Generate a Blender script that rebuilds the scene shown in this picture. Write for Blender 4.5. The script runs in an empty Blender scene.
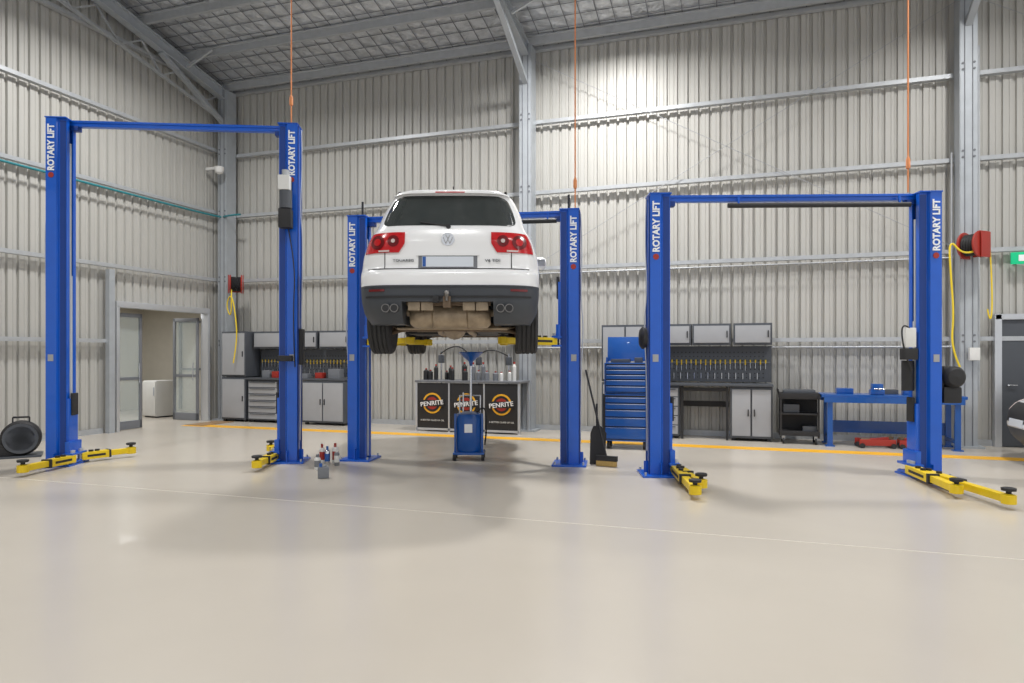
import bpy, bmesh, math, random
from mathutils import Vector, Matrix
random.seed(4)
TH=math.radians(18.5); C=math.cos(TH); S=math.sin(TH)
def cw(X,Z,h=0.0): return Vector((X*C-Z*S, X*S+Z*C, h))
scn=bpy.context.scene
scn.view_settings.view_transform='Standard'
col=scn.collection
# ---------------------------------------------------------------- materials
def mat(name,c,rough=.5,metal=0.,bump=0.,bscale=40.,var=.06,vscale=6.,coat=0.,alpha=1.,emit=0.,bdist=.02):
    m=bpy.data.materials.new(name); m.use_nodes=True
    nt=m.node_tree; b=nt.nodes['Principled BSDF']
    tc=nt.nodes.new('ShaderNodeTexCoord')
    n=nt.nodes.new('ShaderNodeTexNoise'); n.inputs['Scale'].default_value=vscale; n.inputs['Detail'].default_value=4
    nt.links.new(tc.outputs['Object'],n.inputs['Vector'])
    mx=nt.nodes.new('ShaderNodeMix'); mx.data_type='RGBA'
    mx.inputs['A'].default_value=(*[max(0,v*(1-var)) for v in c],1); mx.inputs['B'].default_value=(*[min(1,v*(1+var)) for v in c],1)
    nt.links.new(n.outputs['Fac'],mx.inputs['Factor']); nt.links.new(mx.outputs['Result'],b.inputs['Base Color'])
    b.inputs['Roughness'].default_value=rough; b.inputs['Metallic'].default_value=metal
    b.inputs['Coat Weight'].default_value=coat; b.inputs['Alpha'].default_value=alpha
    if emit>0:
        b.inputs['Emission Color'].default_value=(*c,1); b.inputs['Emission Strength'].default_value=emit
    if bump>0:
        n2=nt.nodes.new('ShaderNodeTexNoise'); n2.inputs['Scale'].default_value=bscale; n2.inputs['Detail'].default_value=5
        nt.links.new(tc.outputs['Object'],n2.inputs['Vector'])
        bp=nt.nodes.new('ShaderNodeBump'); bp.inputs['Strength'].default_value=bump; bp.inputs['Distance'].default_value=bdist
        nt.links.new(n2.outputs['Fac'],bp.inputs['Height']); nt.links.new(bp.outputs['Normal'],b.inputs['Normal'])
    return m
M={}
M['clad']=mat('cladding_steel',(.50,.492,.462),.46,.12,var=.05,vscale=1.2)
M['galv']=mat('galvanised_steel',(.48,.50,.52),.42,.35,var=.15,vscale=9)
M['galvd']=mat('galvanised_column',(.44,.47,.50),.48,.3,var=.15,vscale=5)
M['floor']=mat('epoxy_floor',(.54,.495,.43),.27,0,bump=.03,bscale=3,var=.06,vscale=.9,coat=.08)
M['foil']=mat('foil_insulation',(.62,.64,.67),.42,.6,bump=1.,bscale=4,var=.4,vscale=5,bdist=.08)
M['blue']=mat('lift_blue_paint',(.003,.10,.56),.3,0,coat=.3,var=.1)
M['blued']=mat('lift_blue_dark',(.002,.04,.24),.4,0)  # darker blue than the columns; inner strips, ribs, beam brackets
M['tblue']=mat('tool_blue_paint',(.005,.085,.36),.3,0,coat=.3)
M['yellow']=mat('lift_yellow_paint',(.78,.55,.01),.4,0,var=.12,vscale=12)
M['yline']=mat('line_yellow_paint',(.85,.44,.02),.5,0,var=.12,vscale=4)
M['joint']=mat('floor_joint_filler',(.66,.62,.55),.5)
M['black']=mat('black_rubber',(.018,.018,.02),.6,0,var=.2)
M['tyre']=mat('tyre_rubber',(.028,.028,.03),.75,0,bump=.4,bscale=60,var=.25)
M['plast']=mat('grey_bumper_plastic',(.05,.057,.068),.5,0)
M['white']=mat('white_car_paint',(.84,.85,.86),.22,0,coat=.7,var=.01)
M['whitep']=mat('white_plastic',(.72,.72,.70),.4)
M['glass']=mat('tinted_glass',(.03,.037,.037),.06,0,var=.2,coat=.5)
M['clear']=mat('clear_glass',(.75,.85,.85),.05,0,alpha=.22)
M['red']=mat('tail_light_red',(.50,.006,.010),.2,0,coat=.4,var=.15,vscale=20)
M['redd']=mat('tail_light_dark_red',(.14,.003,.006),.2,0,coat=.4)
M['redp']=mat('red_paint',(.36,.03,.02),.4)
M['lamp']=mat('clear_lamp',(.65,.55,.53),.15,.1,coat=.5)
M['chrome']=mat('chrome',(.65,.66,.68),.18,1.)
M['tip']=mat('exhaust_tip_metal',(.22,.21,.20),.35,1.)
M['steel']=mat('exhaust_steel',(.36,.285,.20),.45,.4,bump=.4,bscale=18,var=.55,vscale=10)
M['cast']=mat('cast_metal',(.15,.105,.068),.6,.3,var=.45,vscale=14)
M['dgrey']=mat('cabinet_dark_grey',(.075,.083,.097),.45)
M['lgrey']=mat('cabinet_light_grey',(.36,.37,.39),.42)
M['mgrey']=mat('cabinet_mid_grey',(.18,.19,.21),.45)
M['wood']=mat('brown_mat_fibre',(.32,.20,.10),.45,var=.2,vscale=10)
M['orange']=mat('orange_cord',(.72,.26,.09),.5)
M['hose']=mat('grey_hose',(.5,.53,.58),.4)
M['yhose']=mat('yellow_hose',(.80,.60,.03),.45)
M['teal']=mat('teal_air_pipe',(.03,.22,.26),.4)
M['green']=mat('exit_sign_green',(.0,.42,.18),.4,emit=.5)
M['plaster']=mat('office_plaster',(.60,.57,.50),.7)
M['pale']=mat('plate_white',(.66,.71,.78),.35,var=.02)
M['alu']=mat('aluminium_frame',(.58,.60,.63),.35,.5)
M['text']=mat('label_white',(.9,.92,.94),.5,var=.01)
M['straw']=mat('broom_bristle',(.45,.30,.1),.8,var=.3,vscale=60)
# ---------------------------------------------------------------- helpers
def empty(name,loc=(0,0,0),rz=0.):
    e=bpy.data.objects.new(name,None); e.location=loc; e.rotation_euler=(0,0,rz); e.empty_display_size=.2
    col.objects.link(e); return e
def mk(name,bm,mats,parent=None,smooth=False,ang=35):
    me=bpy.data.meshes.new(name); bmesh.ops.recalc_face_normals(bm,faces=bm.faces[:]); bm.to_mesh(me); bm.free()
    for m in (mats if isinstance(mats,(list,tuple)) else [mats]): me.materials.append(m)
    if smooth:
        for p in me.polygons: p.use_smooth=True
        me.set_sharp_from_angle(angle=math.radians(ang))
    o=bpy.data.objects.new(name,me); col.objects.link(o)
    if parent: o.parent=parent
    return o
def addbox(bm,c,s,rot=None,bev=0.):
    m=Matrix.Translation(Vector(c))
    if rot is not None: m=m@rot
    m=m@Matrix.Diagonal((s[0],s[1],s[2],1))
    r=bmesh.ops.create_cube(bm,size=1,matrix=m)
    if bev>0:
        ed=set()
        for v in r['verts']:
            for e in v.link_edges: ed.add(e)
        bmesh.ops.bevel(bm,geom=list(ed),offset=min(bev,min(s)*.45),segments=2,affect='EDGES',profile=.7)
def box(parent,name,c,s,m,bev=0.,rot=None):
    bm=bmesh.new(); addbox(bm,c,s,rot,bev); return mk(name,bm,m,parent,smooth=bev>0)
def boxes(parent,name,lst,m,bev=0.):
    bm=bmesh.new()
    for b in lst: addbox(bm,b[0],b[1],b[2] if len(b)>2 else None,bev)
    return mk(name,bm,m,parent,smooth=bev>0)
def frame(p0,p1):
    p0=Vector(p0);p1=Vector(p1); d=(p1-p0); L=d.length; d.normalize()
    up=Vector((0,0,1)) if abs(d.z)<.99 else Vector((0,1,0))
    y=up.cross(d).normalized(); z=d.cross(y)
    r=Matrix((d,y,z)).transposed().to_4x4(); return p0,p1,L,r
def beam(parent,name,p0,p1,w,h,m,bev=0.):
    p0,p1,L,r=frame(p0,p1)
    return box(parent,name,(p0+p1)/2,(L,w,h),m,bev,r)
def addcyl(bm,p0,p1,r,r2=None,seg=20):
    p0,p1,L,f=frame(p0,p1)
    mt=Matrix.Translation((p0+p1)/2)@f@Matrix.Rotation(math.pi/2,4,'Y')
    bmesh.ops.create_cone(bm,cap_ends=True,segments=seg,radius1=r,radius2=r if r2 is None else r2,depth=L,matrix=mt)
def cyl(parent,name,p0,p1,r,m,r2=None,seg=20):
    bm=bmesh.new(); addcyl(bm,p0,p1,r,r2,seg); return mk(name,bm,m,parent,smooth=True)
def cyls(parent,name,lst,m,seg=16):
    bm=bmesh.new()
    for l in lst: addcyl(bm,l[0],l[1],l[2],l[3] if len(l)>3 else None,seg)
    return mk(name,bm,m,parent,smooth=True)
def tube(parent,name,pts,r,m,cyclic=False):
    cu=bpy.data.curves.new(name,'CURVE'); cu.dimensions='3D'; cu.bevel_depth=r; cu.bevel_resolution=2; cu.resolution_u=8
    sp=cu.splines.new('NURBS'); sp.points.add(len(pts)-1)
    for i,p in enumerate(pts): sp.points[i].co=(*p,1)
    sp.order_u=min(3,len(pts)); sp.use_endpoint_u=True; sp.use_cyclic_u=cyclic
    cu.materials.append(m); o=bpy.data.objects.new(name,cu); col.objects.link(o)
    if parent:o.parent=parent
    return o
def lathe(parent,name,prof,m,p0=(0,0,0),axis=(0,0,1),seg=32,smooth=True):
    bm=bmesh.new(); _,_,_,f=frame((0,0,0),axis); mt=Matrix.Translation(Vector(p0))@f
    rings=[]
    for (r,h) in prof:
        rings.append([bm.verts.new(mt@Vector((h,max(r,1e-4)*math.cos(2*math.pi*i/seg),max(r,1e-4)*math.sin(2*math.pi*i/seg)))) for i in range(seg)])
    for a,b in zip(rings,rings[1:]):
        for i in range(seg): bm.faces.new((a[i],a[(i+1)%seg],b[(i+1)%seg],b[i]))
    if prof[0][0]>1e-3: bm.faces.new(rings[0])
    if prof[-1][0]>1e-3: bm.faces.new(rings[-1])
    return mk(name,bm,m,parent,smooth=smooth,ang=40)
def prism(parent,name,poly,axis,a,b,m,bev=0):
    bm=bmesh.new()
    def P(p,t): return {'x':(t,p[0],p[1]),'y':(p[0],t,p[1]),'z':(p[0],p[1],t)}[axis]
    v0=[bm.verts.new(P(p,a)) for p in poly]; v1=[bm.verts.new(P(p,b)) for p in poly]
    bm.faces.new(v0); bm.faces.new(v1[::-1]); n=len(poly)
    for i in range(n): bm.faces.new((v0[i],v0[(i+1)%n],v1[(i+1)%n],v1[i]))
    if bev: bmesh.ops.bevel(bm,geom=bm.edges[:],offset=bev,segments=2,affect='EDGES')
    return mk(name,bm,m,parent,smooth=bev>0)
def text(parent,name,s,length,matrix,m,offset=0.01,hmax=None):
    cu=bpy.data.curves.new(name,'FONT'); cu.body=s; cu.size=1; cu.extrude=.004; cu.offset=offset; cu.resolution_u=3
    cu.align_x='CENTER'; cu.align_y='CENTER'
    o=bpy.data.objects.new(name,cu); col.objects.link(o)
    bpy.context.view_layer.update()
    me=bpy.data.meshes.new_from_object(o.evaluated_get(bpy.context.evaluated_depsgraph_get()))
    bpy.data.objects.remove(o)
    xs=[v.co.x for v in me.vertices]; ys=[v.co.y for v in me.vertices]
    k=length/(max(xs)-min(xs)); ky=k if hmax is None else hmax/(max(ys)-min(ys))
    cx=(max(xs)+min(xs))/2; cy=(max(ys)+min(ys))/2
    me.transform(matrix@Matrix.Diagonal((k,ky,1,1))@Matrix.Translation((-cx,-cy,0)))
    me.materials.append(m); o=bpy.data.objects.new(name,me); col.objects.link(o)
    if parent:o.parent=parent
    return o
def face_cam(p,vertical=False):
    if vertical: R=Matrix(((0,-1,0),(0,0,-1),(1,0,0)))
    else: R=Matrix(((1,0,0),(0,0,-1),(0,1,0)))
    return Matrix.Translation(Vector(p))@R.to_4x4()
# ---------------------------------------------------------------- room shell
XL,XR,YB,YF=-11.5,16.,13.1,-13.
DY0,DY1=10.0,12.42
def roofz(y): return 7.62+.21*(YB-y) if y>0 else 7.62+.21*YB+.21*y
bm=bmesh.new(); addbox(bm,((XL+XR)/2,(YB+YF)/2,-.1),(XR-XL+.4,YB-YF+.4,.2))
floor=mk('floor',bm,M['floor'])
box(floor,'office_floor',(-13.7,11.8,-.1),(4.0,5.8,.2),M['floor'])
boxes(floor,'joint_strip',[((2.2,5.9,.001),(27,.014,.002)),((2.2,0.3,.001),(27,.012,.002))],M['joint'])
box(floor,'yellow_line',(2.35,11.5,.0015),(26.9,.32,.003),M['yline'])
def ribwall(name,axis,fixed,a,b,zlo,zhi,inward,parent=None):
    bm=bmesh.new(); pts=[]; s=a
    while s<b-1e-6:
        for ds,d in ((0,0),(.05,0),(.055,.008),(.065,.008),(.07,0),(.112,0),(.124,.042),(.158,.042),(.17,0)):
            if s+ds<=b: pts.append((s+ds,d))
        s+=.19
    pts.append((b,0)); lo=[];hi=[]
    for (t,d) in pts:
        q=fixed-inward*d
        zt=zhi(t) if callable(zhi) else zhi
        p=(q,t) if axis=='y' else (t,q)
        lo.append(bm.verts.new((*p,zlo))); hi.append(bm.verts.new((*p,zt)))
    for i in range(len(pts)-1): bm.faces.new((lo[i],lo[i+1],hi[i+1],hi[i]))
    return mk(name,bm,M['clad'],parent)
wb=ribwall('wall_back','x',YB,XL,XR,0,roofz(YB),-1)
wl=ribwall('wall_left','y',XL,YF,DY0,0,roofz,1)
ribwall('cladding_over_door','y',XL,DY0,DY1,2.5,roofz,1,wl)
ribwall('cladding_corner','y',XL,DY1,YB,0,roofz,1,wl)
for i,z in enumerate((1.72,3.16,4.66,6.05,7.5)):
    boxes(wb,'girt_%d'%i,[(((XL+XR)/2,YB-.09,z),(XR-XL,.10,.012)),(((XL+XR)/2,YB-.14,z+.03),(XR-XL,.012,.07))],M['galv'])
for i,z in enumerate((1.72,3.16,4.7,6.12,7.55)):
    y1=YB if z>2.4 else 9.85
    boxes(wl,'girt_%d'%i,[((XL+.09,(YF+y1)/2,z),(.10,y1-YF,.012)),((XL+.14,(YF+y1)/2,z+.03),(.012,y1-YF,.07))],M['galv'])
boxes(wb,'base_angle',[((2.2,YB-.05,.05),(27,.03,.1))],M['galv'])
boxes(wl,'base_angle',[((XL+.05,-1.6,.05),(.03,22.8,.1))],M['galv'])
# ceiling
bm=bmesh.new()
def rv(x,y,dz=0): return bm.verts.new((x,y,roofz(y)+dz))
for (ya,yb) in ((YB,0),(0,YF)):
    n=24
    for k in range(n):
        y0=ya+(yb-ya)*k/n; y1=ya+(yb-ya)*(k+1)/n
        bm.faces.new((rv(XL,y0),rv(XR,y0),rv(XR,y1),rv(XL,y1)))
bmesh.ops.remove_doubles(bm,verts=bm.verts[:],dist=.001)
ceil=mk('ceiling',bm,M['foil'])
bm=bmesh.new(); bw=bmesh.new()
y=YB-.35
while y>YF:
    z=roofz(y)-.09
    addbox(bm,((XL+XR)/2,y,z),(XR-XL,.012,.15)); addbox(bm,((XL+XR)/2,y+.035,z-.075),(XR-XL,.07,.012)); addbox(bm,((XL+XR)/2,y-.035,z+.07),(XR-XL,.07,.012))
    y-=1.15
mk('roof_purlins',bm,M['galv'],ceil)
x=XL+.3
while x<8:
    for (p,q) in ((YB,5.),(5.,0.1)):
        addbox(bw,(x,(p+q)/2,(roofz(p)+roofz(q))/2-.02),(.014,(p-q)*1.0218,.008),Matrix.Rotation(-math.atan(.21),4,'X'))
    x+=.3
y=YB-.2
while y>2:
    addbox(bw,((XL+8)/2,y,roofz(y)-.02),(8-XL,.014,.008)); y-=.3
mk('safety_mesh_wires',bw,M['mgrey'],ceil)
sf=empty('steel_frame')
def isec(x,nm,w=.25,d=.30):
    y=YB-.16-d/2
    boxes(sf,'column_'+nm,[((x,y-d/2+.01,3.75),(w,.02,7.5)),((x,y+d/2-.01,3.75),(w,.02,7.5)),((x-w/2+.01,y,3.75),(.012,d,7.5)),((x+w/2-.01,y,3.75),(.012,d,7.5))],M['galvd'],0)
    boxes(sf,'column_seam_'+nm,[((x-w*.22,y-d/2-.004,3.75),(.012,.012,7.5)),((x+w*.22,y-d/2-.004,3.75),(.012,.012,7.5))],M['mgrey'])
    box(sf,'base_plate_'+nm,(x,y,.015),(.42,.45,.03),M['galvd'])
    cyls(sf,'column_bolts_'+nm,[((x+i*.08,y-d/2-.012,z),(x+i*.08,y-d/2,z),.018) for i in(-1,1) for z in (1.7,1.8,3.15,3.25,4.65,4.75,6.05,6.15)],M['mgrey'],8)
    for (y0,y1,s) in ((YB-.2,0,1),(0,YF,1)):
        beam(sf,'rafter_%s_%d'%(nm,int(y0)),(x,y0,roofz(y0)-.42),(x,y1,roofz(y1)-.42),.16,.02,M['galvd'])
        beam(sf,'rafter_web_%s_%d'%(nm,int(y0)),(x,y0,roofz(y0)-.31),(x,y1,roofz(y1)-.31),.02,.24,M['galvd'])
        beam(sf,'rafter_top_%s_%d'%(nm,int(y0)),(x,y0,roofz(y0)-.20),(x,y1,roofz(y1)-.20),.16,.02,M['galvd'])
    beam(sf,'haunch_'+nm,(x,YB-.40,6.75),(x,YB-2.2,roofz(YB-2.2)-.45),.10,.08,M['galvd'])
    beam(sf,'fly_brace_'+nm,(x+.1,YB-1.6,roofz(YB-1.6)-.4),(x+.75,YB-1.6,roofz(YB-1.6)-.12),.05,.05,M['galv'])
for nm,x in (('corner',XL+.32),('mid',-3.96),('right',3.45),('far',10.9)): isec(x,nm)
for i,y in enumerate((9.86,3.2,-3.)):
    h=3.1 if i<1 else roofz(y)-.3
    box(sf,'mullion_%d'%i,(XL+.17,y,h/2),(.1,.12,h),M['galvd'])
bm=bmesh.new(); 
y=YB-.6
while y>1:
    a=Vector((XL+.25,y,roofz(y)-.45)); b=Vector((XL+.25,y-.5,roofz(y-.5)-.85)); c=Vector((XL+.25,y-1,roofz(y-1)-.45))
    for p,q in ((a,b),(b,c)):
        p0,p1,L,r=frame(p,q); addbox(bm,(p0+p1)/2,(L,.03,.03),r)
    y-=1
p0,p1,L,r=frame((XL+.25,YB-.3,roofz(YB-.3)-.85),(XL+.25,1,roofz(1)-.85)); addbox(bm,(p0+p1)/2,(L,.06,.05),r)
mk('end_truss_lattice',bm,M['galv'],sf)
cyls(sf,'brace_rods',[((-3.9,YB-.2,7.3),(3.4,YB-.2,3.2),.006),((-3.9,YB-.21,3.2),(3.4,YB-.21,7.3),.006),((3.6,YB-.2,7.3),(10.8,YB-.2,3.2),.006)],M['lgrey'],8)
tube(wl,'air_pipe',[(XL+.2,-6,4.62),(XL+.2,9,4.62),(XL+.2,YB-.3,4.62),(XL+.45,YB-.55,4.62),(XL+.9,YB-.55,4.62)],.022,M['teal'])
cyls(wb,'air_pipe_back',[((-3.8,YB-.2,1.62),(3.3,YB-.2,1.62),.018),((-3.8,YB-.2,3.08),(3.3,YB-.2,3.08),.014)],M['galv'])
cyls(wb,'drop_pipe',[((3.28,YB-.2,4.8),(3.28,YB-.2,.9),.016),((3.66,YB-.2,6.5),(3.66,YB-.2,.9),.02)],M['galv'])
# ---------------------------------------------------------------- office opening (left)
d1=empty('door_1')
y0,y1,h=DY0,DY1,2.42
boxes(d1,'frame',[((XL+.08,y0+.03,h/2),(.2,.07,h)),((XL+.08,y1-.03,h/2),(.2,.07,h)),((XL+.08,(y0+y1)/2,h+.04),(.2,y1-y0,.12))],M['alu'],.006)
def leaf(parent,name,c,yaw,w=.78,h=2.2):
    e=empty(name,c,yaw); e.parent=parent
    boxes(e,'stiles',[((.03,0,h/2),(.06,.04,h)),((w-.03,0,h/2),(.06,.04,h)),((w/2,0,.08),(w,.04,.16)),((w/2,0,h-.04),(w,.04,.08)),((w/2,0,1.0),(w,.03,.06))],M['mgrey'],.004)
    box(e,'glass_pane',(w/2,0,h/2),(w-.1,.008,h-.15),M['clear'])
    cyls(e,'pull_handle',[((w-.1,-.06,.9),(w-.1,-.06,1.3),.012)],M['chrome'])
leaf(d1,'leaf_a',(XL-.02,y0+.09,.01),math.radians(92),.68,2.3)
leaf(d1,'leaf_b',(XL-.78,12.34,.01),math.radians(-1),.72,2.3)
wo=empty('wall_office')
box(wo,'far_wall',(-15.6,11.8,1.4),(.1,5.6,2.8),M['plaster'])
box(wo,'side_wall_near',(-13.6,9.0,1.4),(4.0,.1,2.8),M['plaster']); box(wo,'side_wall_far',(-13.6,14.6,1.4),(4.0,.1,2.8),M['plaster'])
box(wo,'inner_return_wall',(-11.75,13.8,1.4),(.1,1.6,2.8),M['plaster'])
box(wo,'office_ceiling',(-13.6,11.8,2.8),(4.0,5.6,.1),M['plaster'])
boxes(wo,'window_frame',[((-15.5,13.3,1.3),(.04,.06,1.9)),((-15.5,12.1,1.3),(.04,.06,1.9)),((-15.5,12.7,2.23),(.04,1.26,.06)),((-15.5,12.7,.4),(.04,1.26,.06))],M['mgrey'])
boxes(wo,'inner_glazing_bars',[((-14.2,14.5,1.2),(.06,.06,2.3)),((-13.2,14.5,1.2),(.06,.06,2.3)),((-13.7,14.5,2.35),(1.06,.06,.06)),((-13.7,14.5,1.1),(1.0,.05,.05))],M['mgrey'])
e=empty('bar_fridge',(-13.2,12.85,0),math.radians(-10)); box(e,'body',(0,0,.45),(.5,.52,.84),M['whitep'],.02); box(e,'door_panel',(0.0,-.27,.45),(.48,.03,.8),M['whitep'],.01); box(e,'foot',(0,0,.015),(.46,.46,.03),M['black']); box(e,'door_handle',(.2,-.295,.62),(.02,.02,.2),M['hose'],.004)
box(empty('door_mat',(-10.85,11.9,.006)),'mat_pile',(0,0,0),(.5,.9,.012),M['wood'],.003)
# right side door
d2=empty('door_2',(4.5,YB-.06,0))
boxes(d2,'frame',[((-.56,-.06,1.07),(.1,.12,2.14)),((.56,-.06,1.07),(.1,.12,2.14)),((0,-.06,2.10),(1.2,.12,.09))],M['alu'],.006)
box(d2,'door_leaf',(0,-.05,1.03),(1.02,.05,2.04),M['dgrey'],.004)
cyls(d2,'handle',[((-.42,-.12,1.0),(-.3,-.12,1.0),.012),((-.42,-.12,1.0),(-.42,-.05,1.0),.014)],M['chrome'])
ex=empty('exit_sign',(4.28,YB-.2,3.03)); box(ex,'sign_body',(0,0,0),(.36,.04,.19),M['green'],.005); box(ex,'pictogram',(0,-.025,0),(.16,.006,.1),M['text'],.002); box(ex,'bracket',(0,.06,0),(.1,.1,.05),M['galv'])
# ---------------------------------------------------------------- lifts
def lift(name,pL,pR,H,arm_z,arms,bar=False,rods=False,motor=None,pads=()):
    a=cw(*pL); b=cw(*pR); mid=(a+b)/2; d=b-a; rz=math.atan2(d.y,d.x); W=d.length
    e=empty(name,mid,rz); inv=(Matrix.Translation(mid)@Matrix.Rotation(rz,4,'Z')).inverted()
    w,dp=.25,.30
    for s,nm in ((-1,'left'),(1,'right')):
        x=s*W/2; X=lambda u: x+s*u
        prof=[(.125,-.15),(-.01,-.15),(-.03,-.11),(-.125,-.11),(-.125,-.045),(-.11,-.045),(-.11,-.095),(-.02,-.095),(.0,-.135),(.11,-.135),
              (.11,.135),(0,.135),(-.02,.095),(-.11,.095),(-.11,.045),(-.125,.045),(-.125,.11),(-.03,.11),(-.01,.15),(.125,.15)]
        prism(e,'column_'+nm,[(X(u),v) for u,v in prof],'z',.02,H,M['blue'])
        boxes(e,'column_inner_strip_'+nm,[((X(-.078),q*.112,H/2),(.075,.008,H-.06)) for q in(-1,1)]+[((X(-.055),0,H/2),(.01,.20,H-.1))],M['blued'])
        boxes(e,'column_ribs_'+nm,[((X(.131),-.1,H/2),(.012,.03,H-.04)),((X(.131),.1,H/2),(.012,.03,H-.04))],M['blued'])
        box(e,'cap_'+nm,(x,0,H+.006),(w+.02,dp+.02,.014),M['blue'])
        boxes(e,'base_plate_'+nm,[((x,0,.012),(.46,.50,.024))],M['blue'],.004)
        boxes(e,'gusset_'+nm,[((x+s*.15,0,.09),(.06,.012,.16)),((x,-.18,.09),(.012,.06,.16)),((x,.18,.09),(.012,.06,.16))],M['blue'])
        cyls(e,'anchor_bolts_'+nm,[((x+i*.19,j*.21,.02),(x+i*.19,j*.21,.06),.014) for i in(-1,1) for j in(-1,1)],M['galv'],6)
        cyls(e,'ram_'+nm,[((X(-.09),.03,.05),(X(-.09),.03,H*.55),.03),((X(-.09),.03,H*.55),(X(-.09),.03,H-.3),.018),((X(-.1),-.03,.1),(X(-.1),-.03,H-.1),.01)],M['hose'])
        cz=arm_z
        boxes(e,'carriage_'+nm,[((x-s*.13,0,cz+.42),(.05,dp-.09,.75)),((x-s*.17,0,cz+.05),(.13,.36,.03)),((x-s*.17,0,cz-.07 if cz>.12 else cz-.055),(.13,.36,.025)),((x-s*.15,0,cz+.12),(.06,.30,.2))],M['blue'],.006)
        box(e,'door_guard_'+nm,(x-s*.165,0,cz+.72),(.03,.14,.3),M['black'],.01)
        text(e,'label_text_'+nm,'ROTARY LIFT',.62,face_cam((X(.055),-dp/2-.008,H-.40),True),M['text'],.035,.09)
        cyls(e,'label_emblem_'+nm,[((X(.055),-dp/2-.001,H-.77),(X(.055),-dp/2-.008,H-.77),.036)],M['redp'])
        box(e,'warning_decal_'+nm,(X(.06),-dp/2-.003,1.45),(.07,.004,.09),M['lgrey'])
        tube(e,'hydraulic_hose_'+nm,[(x+s*.14,.05,H-.02),(x+s*.17,-.02,H-.5),(x+s*.145,-.06,H-1.2),(x+s*.19,-.06,H-1.55),(x+s*.145,-.04,1.2),(x+s*.145,-.04,.3)],.008,M['hose'])
        if rods: cyl(e,'limit_rod_'+nm,(x-s*.02,.05,H),(x-s*.02,.05,H+.24),.016,M['black'])
    boxes(e,'overhead_beam',[((0,.05,H-.035),(W-.1,.09,.06)),((0,.0,H-.002),(W-.2,.02,.03)),((0,.10,H-.002),(W-.2,.02,.03))],M['blue'],.003)
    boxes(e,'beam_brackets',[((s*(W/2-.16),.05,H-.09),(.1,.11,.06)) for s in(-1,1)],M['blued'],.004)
    if bar:
        cyl(e,'padded_shutoff_bar',(-W*.24,-.05,H-.13),(W*.44,-.05,H-.13),.03,M['black'])
        boxes(e,'shutoff_brackets',[((-W*.2,-.05,H-.07),(.02,.03,.1)),((W*.4,-.05,H-.07),(.02,.03,.1))],M['blue'])
    for k,(s,tX,tZ) in enumerate(arms):
        t=inv@cw(tX,tZ); t.z=arm_z
        j=-1 if t.y<0 else 1
        p=Vector((s*(W/2-.19),j*.10+(.07 if (k%2 and j==-1) else 0),arm_z-.01)); dr=(t-p); Ln=dr.length; dr.normalize()
        beam(e,'arm_outer_%d'%k,p,p+dr*Ln*.55,.115,.10,M['yellow'],.008)
        beam(e,'arm_inner_%d'%k,p+dr*Ln*.35,p+dr*(Ln-.05),.085,.075,M['yellow'],.008)
        n=Vector((-dr.y,dr.x,0))
        for q in (-1,1): beam(e,'arm_slot_%d_%d'%(k,q),p+dr*Ln*.1+n*.059*q,p+dr*Ln*.45+n*.059*q,.004,.03,M['black'])
        beam(e,'arm_end_band_%d'%k,p+dr*Ln*.52,p+dr*Ln*.56,.125,.11,M['black'],.003)
        cyls(e,'pivot_pin_%d'%k,[((p.x,p.y,arm_z-.07 if arm_z>.12 else .012),(p.x,p.y,arm_z+.1),.035)],M['galv'])
        cyls(e,'arm_adaptors_%d'%k,[(p+dr*Ln*u+Vector((0,0,.04)),p+dr*Ln*u+Vector((0,0,.075)),.03) for u in (.2,.32)],M['black'])
        q=p+dr*Ln
        lathe(e,'pad_cup_%d'%k,[(.045,0),(.065,.005),(.065,.09),(.03,.1)],M['yellow'],(q.x,q.y,arm_z-.05),(0,0,1))
        lathe(e,'lift_pad_%d'%k,[(.02,-.02),(.025,.03),(.062,.035),(.065,.06),(.05,.065)],M['black'],(q.x,q.y,arm_z+.045),(0,0,1))
    if motor:
        s,mz,sd=motor; x=s*W/2
        if sd=='front':
            my=-.26
            box(e,'pump_tank',(x,my,mz-.28),(.17,.15,.26),M['black'],.02); cyl(e,'pump_motor',(x,my,mz-.14),(x,my,mz+.1),.085,M['dgrey'])
            box(e,'switch_box',(x-.01,my-.02,mz+.2),(.15,.14,.2),M['whitep'],.015); box(e,'pump_mount',(x,-.17,mz),(.12,.05,.5),M['black'])
            cyl(e,'motor_cap',(x,my,mz+.31),(x,my,mz+.38),.05,M['galv'])
            tube(e,'power_lead',[(x+.02,-.2,mz-.4),(x+.12,-.2,mz-.9),(x+.08,-.2,mz-1.6),(x+.1,-.16,mz-2.3)],.008,M['black'])
            box(e,'rubber_guard',(x-.02,-.2,1.44),(.20,.08,.08),M['black'],.02); box(e,'rubber_guard_side',(x+.16,-.02,1.6),(.06,.16,.5),M['black'],.02)
        else:
            box(e,'pump_mount',(x+.16,0,mz),(.07,.14,.3),M['black'])
            lathe(e,'pump_motor',[(0,-.17),(.10,-.16),(.13,-.12),(.13,.1),(.1,.12),(0,.12)],M['black'],(x+.3,0,mz+.02),(0,1,0)); box(e,'pump_tank',(x+.29,0,mz-.2),(.22,.2,.2),M['black'],.03)
            cyl(e,'valve_body',(x-.2,.0,mz-.15),(x-.2,.0,mz+.22),.07,M['black']); box(e,'control_box',(x-.22,-.06,mz+.5),(.13,.1,.24),M['whitep'],.01); box(e,'isolator',(x-.22,-.06,mz+.3),(.16,.12,.14),M['black'],.01)
            tube(e,'control_lead',[(x-.22,-.1,mz+.6),(x-.34,-.1,mz+.72),(x-.3,-.1,mz+.3),(x-.2,-.1,mz+.1)],.01,M['black'])
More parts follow.
